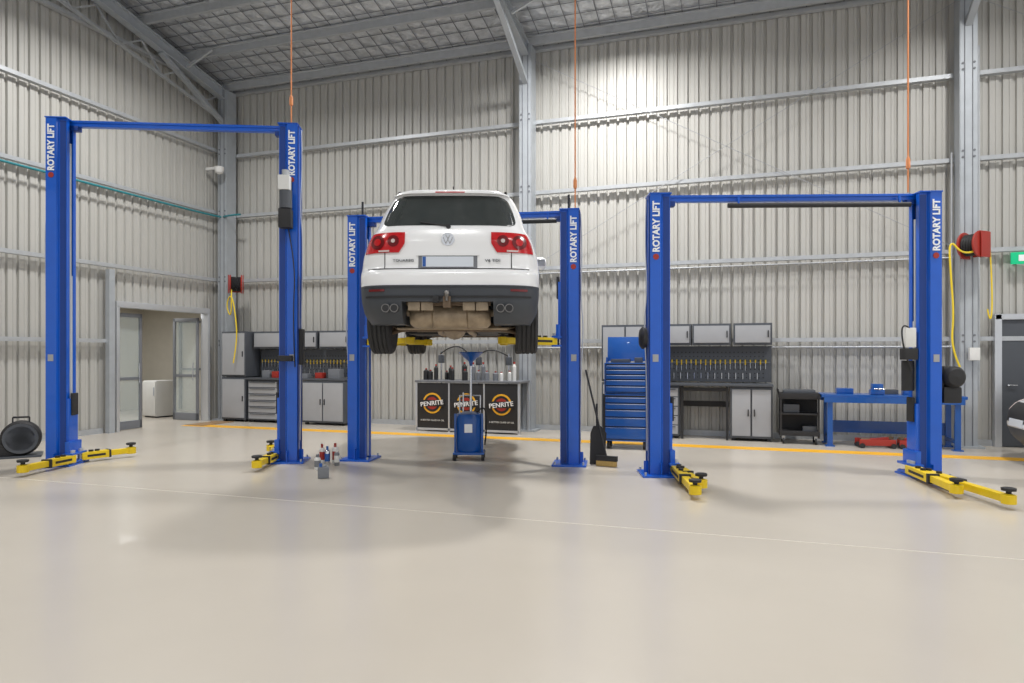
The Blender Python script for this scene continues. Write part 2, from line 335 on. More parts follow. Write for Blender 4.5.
    for (s,pz,dx) in pads:
        x=s*W/2; lathe(e,'foam_guard_%d'%int(pz*10),[(.0,0),(.13,.01),(.14,.06),(.1,.09),(0,.1)],M['black'],(x+dx,0.,pz),(1 if dx>0 else -1,0,0))
    return e
lift('two_post_lift',(-6.13,9.3),(-3.10,9.55),4.67,.10,[(-1,-5.98,8.35),(-1,-5.55,9.95),(1,-3.25,8.7),(1,-3.6,10.2)],motor=(1,3.62,'front'),pads=())
lift('two_post_lift',(-2.17,9.75),(.79,9.3),3.44,1.68,[(-1,-1.35,9.05),(-1,-1.30,10.6),(1,-.12,8.9),(1,-.12,10.2)],bar=True,rods=True)
lift('two_post_lift',(1.82,8.5),(5.07,8.4),3.46,.10,[(-1,1.89,7.05),(-1,2.05,7.4),(1,4.80,6.6),(1,4.62,7.1)],bar=True,motor=(1,1.2,'side'),pads=((-1,1.7,-.14),))
# ---------------------------------------------------------------- car
def tab(t,z):
    if z<=t[0][0]: return t[0][1]
    for (a,va),(b,vb) in zip(t,t[1:]):
        if z<=b: return va+(vb-va)*(z-a)/(b-a)
    return t[-1][1]
def sm(t,z,d=.012): return sum(tab(t,z+k*d) for k in(-2,-1,0,1,2))/5
Wt=[(.2,.88),(.3,.94),(.45,.965),(.6,.972),(.8,.972),(.93,.955),(1.05,.92),(1.16,.88),(1.24,.825),(1.45,.77),(1.60,.71),(1.66,.665),(1.70,.58),(1.73,.43),(1.745,.28)]
Rt=[(.2,.16),(.28,.07),(.40,.02),(.6,.0),(.72,.0),(.765,.03),(.78,.075),(.9,.07),(1.1,.085),(1.2,.12),(1.26,.16),(1.45,.29),(1.62,.40),(1.66,.38),(1.69,.42),(1.72,.60),(1.745,.9)]
Ft=[(.2,4.55),(.35,4.70),(.5,4.75),(.7,4.72),(.82,4.62),(.9,4.42),(.97,4.1),(1.03,3.8),(1.08,3.55),(1.14,3.42),(1.3,3.15),(1.5,2.82),(1.62,2.6),(1.68,2.4),(1.72,2.1),(1.745,1.8)]
D,PP,DF,PF=.36,5.,.8,3.2
def wz(z): return sm(Wt,z)
def rear(x,z): 
    t=min(.9995,abs(x)/wz(z)); return sm(Rt,z)+D*(1-math.sqrt(1-t**PP))
def front(x,z):
    t=min(.9995,abs(x)/wz(z)); return sm(Ft,z)-DF*(1-math.sqrt(1-t**PF))
def side(y,z):
    r=sm(Rt,z);f=sm(Ft,z);w=wz(z)
    if y<r+D: return w*(max(0,1-((D-(y-r))/D)**2))**(1/PP)
    if y>f-DF: return w*(max(0,1-((DF-(f-y))/DF)**2))**(1/PF)
    return w
def ring(z):
    w=wz(z);r=sm(Rt,z);f=sm(Ft,z);P=[]
    ts=[0,.2,.4,.55,.67,.77,.84]
    for t in ts: P.append((w*t,r+D*(1-math.sqrt(1-t**PP))))
    for ph in (46,56,66,74,82,90):
        a=math.radians(ph); P.append((w*math.sin(a)**(2/PP),r+D*(1-math.cos(a))))
    ya,yb=r+D,f-DF
    for k in range(1,12): P.append((w,ya+(yb-ya)*k/12))
    for ph in (90,80,70,60,50,40):
        a=math.radians(ph); P.append((w*math.sin(a)**(2/PF),f-DF*(1-math.cos(a))))
    for t in (.62,.45,.3,.15,0): P.append((w*t,f-DF*(1-math.sqrt(1-t**PF))))
    return P+[(-x,y) for x,y in P[-2:0:-1]]
def patch(parent,name,kind,z0,z1,lo,hi,off,m,nu=14,nz=8,sgn=1,skirt=.015):
    bm=bmesh.new(); g=[];gi=[]
    for j in range(nz+1):
        z=z0+(z1-z0)*j/nz; a,b=lo(z),hi(z); row=[];ri=[]
        for i in range(nu+1):
            u=a+(b-a)*i/nu
            if kind=='rear': p=(u,rear(u,z)-off,z); q=(u,rear(u,z)+skirt,z)
            elif kind=='front': p=(u,front(u,z)+off,z); q=(u,front(u,z)-skirt,z)
            else: p=(sgn*(side(u,z)+off),u,z); q=(sgn*(side(u,z)-skirt),u,z)
            row.append(bm.verts.new(p)); ri.append(bm.verts.new(q))
        g.append(row);gi.append(ri)
    for j in range(nz):
        for i in range(nu): bm.faces.new((g[j][i],g[j][i+1],g[j+1][i+1],g[j+1][i]))
    for i in range(nu):
        bm.faces.new((g[0][i],g[0][i+1],gi[0][i+1],gi[0][i])); bm.faces.new((g[nz][i],g[nz][i+1],gi[nz][i+1],gi[nz][i]))
    for j in range(nz):
        bm.faces.new((g[j][0],g[j+1][0],gi[j+1][0],gi[j][0])); bm.faces.new((g[j][nu],g[j+1][nu],gi[j+1][nu],gi[j][nu]))
    return mk(name,bm,m,parent,smooth=True,ang=50)
def disc(parent,name,cx,cz,r,off,m,r0=0.,kz=1.):
    bm=bmesh.new(); n=24; rr=[r0,(r0+r)/2,r]; R=[]
    for q in rr:
        R.append([bm.verts.new((cx+q*math.cos(6.2832*i/n),rear(cx+q*math.cos(6.2832*i/n),cz+kz*q*math.sin(6.2832*i/n))-off,cz+kz*q*math.sin(6.2832*i/n))) for i in range(n)])
    R.append([bm.verts.new((v.co.x,v.co.y+off+.01,v.co.z)) for v in R[-1]])
    for a,b in zip(R,R[1:]):
        for i in range(n): bm.faces.new((a[i],a[(i+1)%n],b[(i+1)%n],b[i]))
    bmesh.ops.remove_doubles(bm,verts=bm.verts[:],dist=1e-5)
    return mk(name,bm,m,parent,smooth=True)
def rnd(z,z0,z1,r):
    d=min(z-z0,z1-z); 
    return 0 if d>=r else r-math.sqrt(max(0,r*r-(r-d)**2))
def car(name,loc,rz,droop):
    e=empty(name,loc,rz)
    zs=[.2,.22,.25,.28,.32,.36,.40,.44,.48,.52,.56,.60,.61,.65,.69,.72,.74,.755,.77,.785,.81,.86,.90,.94,.98,1.02,1.06,1.1,1.14,1.18,1.22,1.25,1.3,1.36,1.42,1.48,1.54,1.58,1.61,1.63,1.645,1.66,1.675,1.69,1.70,1.71,1.72,1.73,1.74,1.747]
    bm=bmesh.new(); R=[[bm.verts.new((x,y,z)) for x,y in ring(z)] for z in zs]; n=len(R[0])
    for k,(a,b) in enumerate(zip(R,R[1:])):
        for i in range(n):
            f=bm.faces.new((a[i],a[(i+1)%n],b[(i+1)%n],b[i])); c=f.calc_center_median()
            f.material_index=1 if (c.z<.60 and (c.y<.75)) or c.z<.37 or (c.y>4 and c.z<.5) else 0
    f=bm.faces.new(R[0]); f.material_index=1
    bm.faces.new(R[-1])
    body=mk('body_shell',bm,[M['white'],M['plast']],e)
    cut=bmesh.new()
    for s in(-1,1):
        for y in(.95,3.80): addcyl(cut,(s*.52,y,.37),(s*1.2,y,.37),.43,None,40)
    addbox(cut,(0,.33,.2),(.96,.95,.46))
    addbox(cut,(0,1.6,.2),(.60,2.0,.2))
    for f in cut.faces: f.material_index=1
    co=mk('cutter',cut,[M['white'],M['plast']])
    co.parent=e; bpy.context.view_layer.update()
    md=body.modifiers.new('b','BOOLEAN'); md.object=co; md.operation='DIFFERENCE'; md.solver='EXACT'
    md.use_self=True
    bpy.context.view_layer.update()
    me=bpy.data.meshes.new_from_object(body.evaluated_get(bpy.context.evaluated_depsgraph_get()))
    body.modifiers.clear(); body.data=me; bpy.data.objects.remove(co)
    for p in me.polygons: p.use_smooth=True
    me.set_sharp_from_angle(angle=math.radians(32))
    patch(e,'rear_window','rear',1.25,1.62,lambda z:-(wz(z)-.09-rnd(z,1.25,1.62,.08)),lambda z:wz(z)-.09-rnd(z,1.25,1.62,.08),.004,M['glass'],20,18)
    patch(e,'windscreen','front',1.15,1.64,lambda z:-(wz(z)-.08),lambda z:wz(z)-.08,.004,M['glass'],20,10)
    for s in(-1,1):
        for k,(a,b) in enumerate(((.72,1.32),(1.38,2.22),(2.28,3.0))):
            patch(e,'side_window_%d_%d'%(s,k),'side',1.22,1.60,lambda z,a=a,k=k:a+(.35*(z-1.22) if k==0 else 0),lambda z,b=b,k=k:b-(1.35*(z-1.22)*.62 if k==2 else 0),.004,M['glass'],8,6,s)
        def lo(z): t=(z-.95)/.22; return .455+.14*max(0,.45-t)
        def hi(z): return wz(z)*.985-.02-.12*rnd(z,.95,1.17,.1)
        if s==1: patch(e,'tail_light_right','rear',.95,1.17,lo,hi,.014,M['red'],20,12)
        else: patch(e,'tail_light_left','rear',.95,1.17,lambda z:-hi(z),lambda z:-lo(z),.014,M['red'],20,12)
        disc(e,'lamp_round_a_%d'%s,s*.755,1.065,.078,.020,M['redd'],.0); disc(e,'lamp_round_b_%d'%s,s*.58,1.075,.062,.020,M['redd'],.0)
        disc(e,'lamp_core_a_%d'%s,s*.755,1.065,.04,.026,M['red'],.0); disc(e,'lamp_core_b_%d'%s,s*.58,1.075,.022,.026,M['lamp'],.0)
        patch(e,'reverse_lamp_%d'%s,'rear',.958,.976,(lambda z:.62) if s==1 else (lambda z:-.74),(lambda z:.74) if s==1 else (lambda z:-.62),.020,M['lamp'],8,2)
        patch(e,'bumper_reflector_%d'%s,'rear',.535,.56,(lambda z:.66) if s==1 else (lambda z:-.84),(lambda z:.84) if s==1 else (lambda z:-.66),.008,M['redd'],8,2)
        patch(e,'head_light_%d'%s,'front',.70,.86,(lambda z:.5) if s==1 else (lambda z:-.84),(lambda z:.84) if s==1 else (lambda z:-.5),.006,M['lamp'],10,5)
        for dx in(-.045,.045):
            lathe(e,'exhaust_tip_%d_%d'%(s,dx*1000),[(.036,.0),(.044,.0),(.046,.24),(.04,.24),(.036,.05)],M['tip'],(s*.60+dx,.0,.36),(0,1,0),24)
            cyl(e,'exhaust_bore_%d_%d'%(s,dx*1000),(s*.60+dx,-.002,.36),(s*.60+dx,.03,.36),.036,M['black'])
        lathe(e,'mirror_%d'%s,[(0,-.11),(.06,-.10),(.095,-.04),(.095,.04),(.06,.085),(0,.095)],M['white'],(s*1.09,3.0,1.22),(1,0,0)); box(e,'mirror_stalk_%d'%s,(s*.95,3.0,1.15),(.16,.07,.05),M['black'],.01)
        box(e,'mirror_glass_%d'%s,(s*1.09,2.91,1.22),(.14,.015,.10),M['lgrey'],.006)
        tube(e,'roof_rail_%d'%s,[(s*.60,.62,1.70),(s*.60,.8,1.755),(s*.60,1.4,1.765),(s*.60,2.2,1.755),(s*.60,2.45,1.69)],.016,M['black'])
        for y in (1.45,2.35): box(e,'door_handle_%d_%d'%(s,y*10),(s*.965,y,.95),(.03,.18,.03),M['white'],.008)
        for y in (1.38,2.26,3.12): box(e,'door_gap_%d_%d'%(s,y*100),(s*(side(y,.8)),y,.75),(.008,.008,.66),M['black'])
        for y,nm in((.95,'rear'),(3.80,'front')):
            x=s*.845; zc=.37-droop
            pr=[(.24,-.12),(.30,-.128),(.345,-.122),(.362,-.105)]
            for k in range(4):
                a=-.085+k*.05
                pr+=[(.370,a-.012),(.370,a+.016),(.358,a+.019),(.358,a+.029)]
            pr+=[(.370,.105-.01),(.362,.108),(.345,.122),(.30,.128),(.24,.12)]
            lathe(e,'tyre_%s_%d'%(nm,s),pr,M['tyre'],(x,y,zc),(1,0,0),48)
            lathe(e,'rim_%s_%d'%(nm,s),[(.245,-.1*s),(.235,.02*s),(.245,.11*s),(.228,.118*s),(.222,.06*s),(.06,.075*s),(.03,.09*s),(0,.09*s)],M['chrome'],(x,y,zc),(1,0,0),40)
            cyl(e,'brake_disc_%s_%d'%(nm,s),(x-s*.07,y,zc),(x-s*.10,y,zc),.17,M['cast'],None,32)
            boxes(e,'spokes_%s_%d'%(nm,s),[((x+s*.10,y+.13*math.sin(k*1.2566),zc+.13*math.cos(k*1.2566)),(.03,.05,.2),Matrix.Rotation(-k*1.2566,4,'X')) for k in range(5)],M['chrome'],.008)
            cyls(e,'suspension_%s_%d'%(nm,s),[((s*.30,y+.05,.20),(s*.74,y,zc-.09),.034),((s*.32,y-.22,.22),(s*.74,y-.05,zc-.12),.026),((s*.25,y,.33),(s*.76,y,zc),.03),((s*.50,y+.12,.20),(s*.50,y+.10,.55),.06)],M['cast'])
            cyls(e,'boot_%s_%d'%(nm,s),[((s*.62,y,zc+.02),(s*.72,y,zc),.055,.04)],M['black'])
            cyl(e,'damper_%s_%d'%(nm,s),(s*.56,y-.10,.16),(s*.53,y-.08,.55),.03,M['black'])
            bm2=bmesh.new(); addbox(bm2,(s*.755,y,zc-.02),(.08,.16,.2),None,.03); mk('hub_%s_%d'%(nm,s),bm2,M['cast'],e,True)
    patch(e,'tailgate_handle_trim','rear',.915,.94,lambda z:-.33,lambda z:.33,.016,M['white'],10,2)
    patch(e,'plate_recess','rear',.785,.915,lambda z:-.31,lambda z:.31,.004,M['mgrey'],6,2)
    patch(e,'number_plate','rear',.797,.905,lambda z:-.27,lambda z:.27,.018,M['pale'],6,2)
    patch(e,'number_plate_band','rear',.80,.902,lambda z:-.265,lambda z:-.23,.021,M['tblue'],2,2)
    patch(e,'bumper_gap','rear',.772,.783,lambda z:-.86,lambda z:.86,.003,M['black'],24,1)
    for s in (-1,1): patch(e,'tailgate_gap_%d'%s,'rear',.785,.95,(lambda z:.665) if s==1 else (lambda z:-.674),(lambda z:.674) if s==1 else (lambda z:-.665),.003,M['black'],1,6)
    patch(e,'bumper_step','rear',.585,.60,lambda z:-.90,lambda z:.90,.012,M['plast'],24,1)
    patch(e,'bumper_ridge','rear',.47,.49,lambda z:-.88,lambda z:.88,.010,M['black'],24,1)
    lathe(e,'badge_ring',[(.056,0),(.068,0),(.068,.012),(.056,.012)],M['chrome'],(0,rear(0,1.09)-.014,1.09),(0,1,0)); disc(e,'badge_back',0,1.09,.058,.006,M['black'])
    bm2=bmesh.new(); yb=rear(0,1.09)-.016
    for (x0,z0,x1,z1) in ((-.024,.047,0,.004),(.024,.047,0,.004),(-.05,.02,-.022,-.046),(-.022,-.046,0,-.002),(0,-.002,.022,-.046),(.022,-.046,.05,.02)):
        p0,p1,L,r=frame((x0,yb,1.09+z0),(x1,yb,1.09+z1)); addbox(bm2,(p0+p1)/2,(L,.006,.010),r)
    mk('badge_letters',bm2,M['lgrey'],e)
    text(e,'model_script','TOUAREG',.22,face_cam((-.47,rear(.46,.865)-.006,.865)),M['dgrey'],0,.026)
    text(e,'engine_script','V6 TDI',.16,face_cam((.47,rear(.46,.865)-.006,.865)),M['dgrey'],0,.028)
    patch(e,'roof_spoiler','rear',1.635,1.685,lambda z:-(wz(z)-.02-rnd(z,1.635,1.685,.025)),lambda z:wz(z)-.02-rnd(z,1.635,1.685,.025),.06,M['white'],24,6,1,.12)
    patch(e,'high_brake_light','rear',1.64,1.652,lambda z:-.16,lambda z:.16,.064,M['red'],6,1)
    cyls(e,'rear_wiper',[((0,.13,1.24),(-.30,.165,1.285),.008),((0,.12,1.235),(0,.19,1.235),.025)],M['black'])
    cyl(e,'antenna',(0,.8,1.73),(0,.72,1.80),.012,M['black'],.006)
    patch(e,'front_grille','front',.55,.82,lambda z:-.42,lambda z:.42,.006,M['black'],10,5)
    patch(e,'front_plate','front',.5,.6,lambda z:-.24,lambda z:.24,.016,M['pale'],6,2)
    # underbody
    lathe(e,'muffler',[(0,-.44),(.10,-.44),(.135,-.40),(.14,-.2),(.13,-.19),(.14,-.18),(.14,.18),(.13,.19),(.14,.2),(.135,.40),(.10,.44),(0,.44)],M['steel'],(0,.42,.30),(1,0,0))
    boxes(e,'muffler_straps',[((x,.42,.40),(.03,.30,.14)) for x in(-.3,.3)],M['cast'],.01)
    boxes(e,'heat_shield',[((x,.10,.385),(.13,.03,.09)) for x in(-.36,-.22,.22,.36)],M['steel'],.01)
    boxes(e,'spare_wheel_tub',[((0,.5,.43),(.8,.5,.04))],M['plast'],.01)
    tube(e,'exhaust_pipe_left',[(-.42,.42,.33),(-.55,.40,.34),(-.6,.3,.36),(-.6,.15,.36)],.04,M['steel'])
    tube(e,'exhaust_pipe_right',[(.42,.42,.33),(.55,.40,.34),(.6,.3,.36),(.6,.15,.36)],.04,M['steel'])
    tube(e,'exhaust_main_a',[(-.12,.6,.26),(-.18,.9,.14),(-.2,1.5,.14),(-.15,2.4,.14),(-.1,3.2,.2)],.035,M['steel'])
    tube(e,'exhaust_main_b',[(.12,.6,.26),(.18,.9,.14),(.2,1.5,.14),(.15,2.4,.14),(.1,3.2,.2)],.035,M['steel'])
    boxes(e,'rear_subframe',[((0,.78,.19),(1.10,.08,.10)),((0,1.15,.19),(.95,.09,.09)),((-.42,.96,.19),(.08,.45,.08)),((.42,.96,.19),(.08,.45,.08))],M['cast'],.02)
    lathe(e,'differential',[(0,-.2),(.06,-.18),(.11,-.08),(.14,0),(.12,.1),(.07,.2),(0,.22)],M['steel'],(0,.93,.19),(0,1,0))
    cyls(e,'stabiliser_bar',[((-.62,.66,.17),(.62,.66,.17),.018),((-.62,.66,.17),(-.70,.86,.20),.016),((.62,.66,.17),(.70,.86,.20),.016)],M['steel'])
    cyl(e,'propeller_shaft',(0,1.1,.27),(0,3.2,.30),.035,M['cast'])
    boxes(e,'fuel_tank',[((-.40,1.75,.19),(.42,.9,.14))],M['black'],.04); boxes(e,'floor_shield',[((.42,1.9,.18),(.4,1.3,.06)),((0,3.5,.2),(.9,.8,.08))],M['plast'],.02)
    boxes(e,'front_subframe',[((0,3.65,.18),(.9,.1,.08)),((0,4.05,.20),(.85,.1,.08))],M['cast'],.02)
    boxes(e,'tow_bar',[((0,.16,.43),(.9,.07,.07)),((0,.05,.40),(.07,.22,.06)),((0,-.04,.42),(.08,.05,.12))],M['cast'],.012)
    lathe(e,'tow_ball',[(.015,-.04),(.015,.0),(.028,.02),(.03,.04),(.018,.06),(0,.065)],M['tip'],(0,-.08,.47),(0,0,1)); box(e,'tow_socket',(-.12,.01,.45),(.07,.07,.07),M['black'],.015)
    return e
car('car',cw(-.675,7.12,1.62),TH,.12)
car('car',(3.60+4.75,11.15,0),math.radians(90),0.)
# ---------------------------------------------------------------- furniture
def cabinet(e,nm,x0,x1,y0,y1,z0,z1,doors=0,drawers=0,dm='lgrey'):
    cx,cy,cz=(x0+x1)/2,(y0+y1)/2,(z0+z1)/2
    box(e,nm+'_carcass',(cx,cy,cz),(x1-x0,y1-y0,z1-z0),M['dgrey'],.006)
    g=.03
    if doors:
        w=(x1-x0-.03)/doors
        boxes(e,nm+'_doors',[((x0+.015+w*(i+.5),y0-.01,cz),(w-g,.02,z1-z0-.08)) for i in range(doors)],M[dm],.004)
        boxes(e,nm+'_handles',[((x0+.015+w*(i+.5)+(w/2-.05)*(1 if i%2==0 else -1),y0-.03,cz),(.018,.02,.12)) for i in range(doors)],M['black'],.003)
    if drawers:
        h=(z1-z0-.05)/drawers
        boxes(e,nm+'_drawers',[((cx,y0-.01,z0+.025+h*(i+.5)),(x1-x0-.05,.02,h-.018)) for i in range(drawers)],M[dm],.004)
        boxes(e,nm+'_pulls',[((cx,y0-.028,z0+.025+h*(i+.82)),(x1-x0-.12,.02,.016)) for i in range(drawers)],M['dgrey'],.003)
def pegtools(e,x0,x1,z0,z1,y):
    box(e,'pegboard',((x0+x1)/2,y,(z0+z1)/2),(x1-x0,.02,z1-z0),M['dgrey'])
    boxes(e,'peg_slots',[((x0+.06+i*.07,y-.011,z0+.08+j*.075),(.02,.004,.02)) for i in range(int((x1-x0-.08)/.07)) for j in range(int((z1-z0-.1)/.075))],M['black'])
    n=int((x1-x0)/.085)
    L=[((x0+.05+i*.085,y-.03,z0+(z1-z0)*.62),(x0+.05+i*.085,y-.03,z0+(z1-z0)*.62-.05-.05*random.random()),.012) for i in range(n)]
    cyls(e,'tool_handles',L,M['yellow'],8)
    cyls(e,'tool_shafts',[((a[0][0],a[0][1],a[1][2]),(a[0][0],a[0][1],a[1][2]-.1),.005) for a in L],M['chrome'],6)
    cyls(e,'spanners',[((x0+.1+i*.12,y-.025,z0+.05),(x0+.1+i*.12,y-.025,z0+.16),.008) for i in range(int((x1-x0)/.12)-1)],M['chrome'],6)
    boxes(e,'tool_rail',[(((x0+x1)/2,y-.02,z0+(z1-z0)*.55),(x1-x0-.06,.03,.02))],M['mgrey'])
YC=12.42; YK=12.9
e=empty('workshop_cabinet_bank')
cabinet(e,'tall_low',-11.0,-10.35,YC,YK,.05,.98,1); cabinet(e,'tall_high',-11.0,-10.35,YC,YK,1.0,2.0,1)
cabinet(e,'drawer_unit',-10.28,-9.5,YC,YK,.05,.93,0,6,'lgrey'); cabinet(e,'cupboard',-8.85,-7.82,YC-.05,YK,.05,.93,2)
box(e,'bench_top',(-9.05,YC+.22,.96),(2.5,.56,.04),M['dgrey'],.006)
cabinet(e,'wall_unit_a',-10.3,-9.45,YC+.2,YK,1.62,2.0,1); cabinet(e,'wall_unit_b',-9.4,-8.65,YC+.2,YK,1.62,2.0,1); cabinet(e,'wall_unit_c',-8.6,-7.85,YC+.2,YK,1.62,2.0,1)
pegtools(e,-10.3,-7.85,1.0,1.6,YK-.02)
boxes(e,'feet',[((x,y,.025),(.06,.06,.05)) for x in (-10.95,-10.4,-10.2,-9.55,-8.8,-7.9) for y in (YC+.06,YK-.06)],M['black'])
boxes(e,'small_items',[((-9.9,12.6,1.06),(.2,.15,.16)),((-8.9,12.6,1.03),(.15,.15,.1)),((-8.2,12.65,1.08),(.28,.18,.2))],M['mgrey'],.01)
boxes(e,'parts_boxes',[((-9.65,12.58,1.05),(.16,.15,.14)),((-8.55,12.6,1.04),(.18,.15,.12))],M['redp'],.01)
e=empty('workshop_cabinet_bank')
cabinet(e,'tall_high',-2.42,-1.55,YC,YK,1.0,2.03,2); cabinet(e,'tall_low',-2.42,-1.55,YC,YK,.05,.98,2)
cabinet(e,'drawer_unit',-1.48,-1.03,YC,YK,.05,.93,0,5,'lgrey'); cabinet(e,'cupboard',-.17,.52,YC,YK,.05,.93,2)
box(e,'bench_top',(-.48,YC+.22,.96),(2.02,.56,.04),M['dgrey'],.006)
boxes(e,'bench_legs',[((-.98,YC+.03,.47),(.04,.04,.94)),((-.22,YC+.03,.47),(.04,.04,.94)),((-.6,YK-.05,.6),(.8,.02,.1)),((-.6,YC+.03,.88),(.8,.03,.06))],M['black'])
for k,(a,b) in enumerate(((-1.5,-.84),(-.82,-.16),(-.12,.52))): cabinet(e,'wall_unit_%d'%k,a,b,YC+.2,YK,1.66,2.04,1,0,'lgrey')
pegtools(e,-1.5,.52,1.0,1.64,YK-.02)
boxes(e,'feet',[((x,y,.025),(.06,.06,.05)) for x in (-2.36,-1.6,-1.42,-1.08,-.12,.46) for y in (YC+.06,YK-.06)],M['black'])
# blue tool chest
e=empty('roller_tool_chest',(-1.72,10.95,0),math.radians(4))
box(e,'lower_cabinet',(0,0,.50),(.70,.46,.74),M['tblue'],.01); box(e,'upper_chest',(0,0,1.12),(.68,.44,.48),M['tblue'],.01)
def drw(e,nm,x0,x1,yf,zl,hs):
    z=zl;L=[];P=[]
    for h in hs:
        L.append((((x0+x1)/2,yf-.01,z+h/2),(x1-x0,.02,h-.016))); P.append((((x0+x1)/2,yf-.024,z+h-.018),(x1-x0-.02,.010,.007))); z+=h
    boxes(e,nm,L,M['tblue'],.003); boxes(e,nm+'_pulls',P,M['chrome'])
drw(e,'drawers_lower',-.32,.32,-.23,.16,(.2,.15,.12,.1,.1)); drw(e,'drawers_upper',-.31,.31,-.22,.9,(.1,.1,.08,.08,.07))
boxes(e,'drawer_reveals',[((0,-.2315,.5),(.66,.006,.70)),((0,-.2215,1.12),(.64,.006,.45))],M['black'])
box(e,'open_lid',(0,.26,1.58),(.68,.05,.40),M['tblue'],.01,Matrix.Rotation(-.15,4,'X')); 
boxes(e,'lid_sides',[((s*.33,.13,1.40),(.02,.22,.09)) for s in(-1,1)],M['tblue'])
boxes(e,'top_tray_items',[((-.1,0,1.39),(.3,.2,.06)),((.18,.02,1.40),(.12,.2,.09))],M['dgrey'],.01)
boxes(e,'corner_trim',[((s*.345,-.225,.5),(.03,.03,.74)) for s in(-1,1)],M['black'],.005)
cyls(e,'castors',[((sx*.28-.02,sy*.16,.065),(sx*.28+.02,sy*.16,.065),.063) for sx in(-1,1) for sy in(-1,1)],M['black'])
cyls(e,'push_handle',[((.40,-.15,.8),(.40,.15,.8),.014),((.34,-.15,.8),(.40,-.15,.8),.01),((.34,.15,.8),(.40,.15,.8),.01)],M['chrome'])
# oil display bench
e=empty('oil_dispensing_bench',(-4.95,12.35,0))
box(e,'top',(0,0,.97),(2.16,.62,.04),M['mgrey'],.005)
boxes(e,'frame',[((sx*1.05,sy*.28,.48),(.04,.04,.96)) for sx in(-1,1) for sy in(-1,1)]+[((-.36,-.28,.48),(.03,.04,.96)),((.36,-.28,.48),(.03,.04,.96)),((0,-.28,.05),(2.1,.04,.04))],M['alu'])
for k,x in enumerate((-.71,0,.71)):
    box(e,'banner_%d'%k,(x,-.285,.49),(.67,.02,.90),M['black'],.004)
    cyls(e,'logo_disc_%d'%k,[((x,-.29,.55),(x,-.302,.55),.20)],M['yline'],32); cyls(e,'logo_core_%d'%k,[((x,-.30,.55),(x,-.306,.55),.165)],M['black'],32)
    cyls(e,'logo_inner_%d'%k,[((x,-.30,.55),(x,-.309,.55),.12)],M['redp'],32)
    box(e,'logo_band_%d'%k,(x,-.308,.55),(.52,.012,.12),M['black'],.003)
    text(e,'logo_text_%d'%k,'PENRITE',.48,face_cam((x,-.317,.55),False)@Matrix.Rotation(.12,4,'Z'),M['text'],.01,.085)
    text(e,'logo_caption_%d'%k,'A BETTER CLASS OF OIL',.5,face_cam((x,-.297,.22)),M['whitep'],.0,.03)
cyls(e,'oil_drums',[((x,.02,.03),(x,.02,.85),.26) for x in(-.7,0,.7)],M['dgrey'],24)
bt=[];cp=[]
for i in range(16):
    x=-.98+i*.125+random.uniform(-.03,.03); y=random.uniform(-.18,.18); h=random.uniform(.16,.36); r=random.uniform(.035,.055)
    bt.append(((x,y,.99),(x,y,.99+h*.75),r)); bt.append(((x,y,.99+h*.75),(x,y,.99+h*.9),r,.015)); cp.append(((x,y,.99+h*.9),(x,y,.99+h),.02))
cyls(e,'bottles_dark',bt[:16],M['black']); cyls(e,'bottles_grey',bt[16:26],M['mgrey']); cyls(e,'bottles_white',bt[26:],M['whitep']); cyls(e,'caps',cp,M['redp'])
boxes(e,'pump_heads',[((-.7,.1,1.4),(.1,.1,.16)),((.1,.1,1.36),(.1,.1,.16)),((.72,.1,1.36),(.1,.1,.16))],M['dgrey'],.02)
cyls(e,'pump_rods',[((-.7,.1,.9),(-.7,.1,1.55),.015),((.1,.1,.9),(.1,.1,1.5),.015),((.72,.1,.9),(.72,.1,1.5),.015)],M['chrome'])
tube(e,'delivery_hose',[(-.7,.05,1.5),(-.3,-.1,1.75),(.05,-.05,1.4),(.4,0,1.65),(.72,.1,1.45)],.012,M['black'])
# waste oil drainer
e=empty('waste_oil_drainer',cw(-.61,9.75),TH)
lathe(e,'tank',[(.05,.10),(.17,.11),(.20,.16),(.205,.58),(.18,.65),(.06,.68),(.0,.68)],M['tblue'],(0,0,0))
boxes(e,'tank_rails',[((sx*.19,-.12,.38),(.03,.03,.56)) for sx in(-1,1)],M['tblue'],.008); box(e,'tank_label',(0,-.205,.46),(.11,.012,.12),M['text'],.003)
cyls(e,'column',[((.02,.05,.6),(.02,.05,1.36),.018),((-.09,.05,.6),(-.09,.05,.95),.01)],M['chrome'])
lathe(e,'funnel_bowl',[(.02,0),(.03,.06),(.14,.15),(.17,.19),(.165,.20),(.12,.15),(.0,.08)],M['tblue'],(.02,.05,1.33))
cyls(e,'wheels',[((sx*.2-.02,sy*.15,.055),(sx*.2+.02,sy*.15,.055),.054) for sx in(-1,1) for sy in(-1,1)],M['black']); box(e,'chassis',(0,0,.10),(.44,.38,.03),M['tblue'],.006)
tube(e,'drain_hose',[(.1,0,.66),(.22,0,.8),(.26,0,.5),(.22,.05,.2)],.012,M['black']); cyls(e,'push_handle',[((-.15,.18,.9),(.15,.18,.9),.012),((-.15,.18,.9),(-.15,.18,.12),.01),((.15,.18,.9),(.15,.18,.12),.01)],M['chrome'])
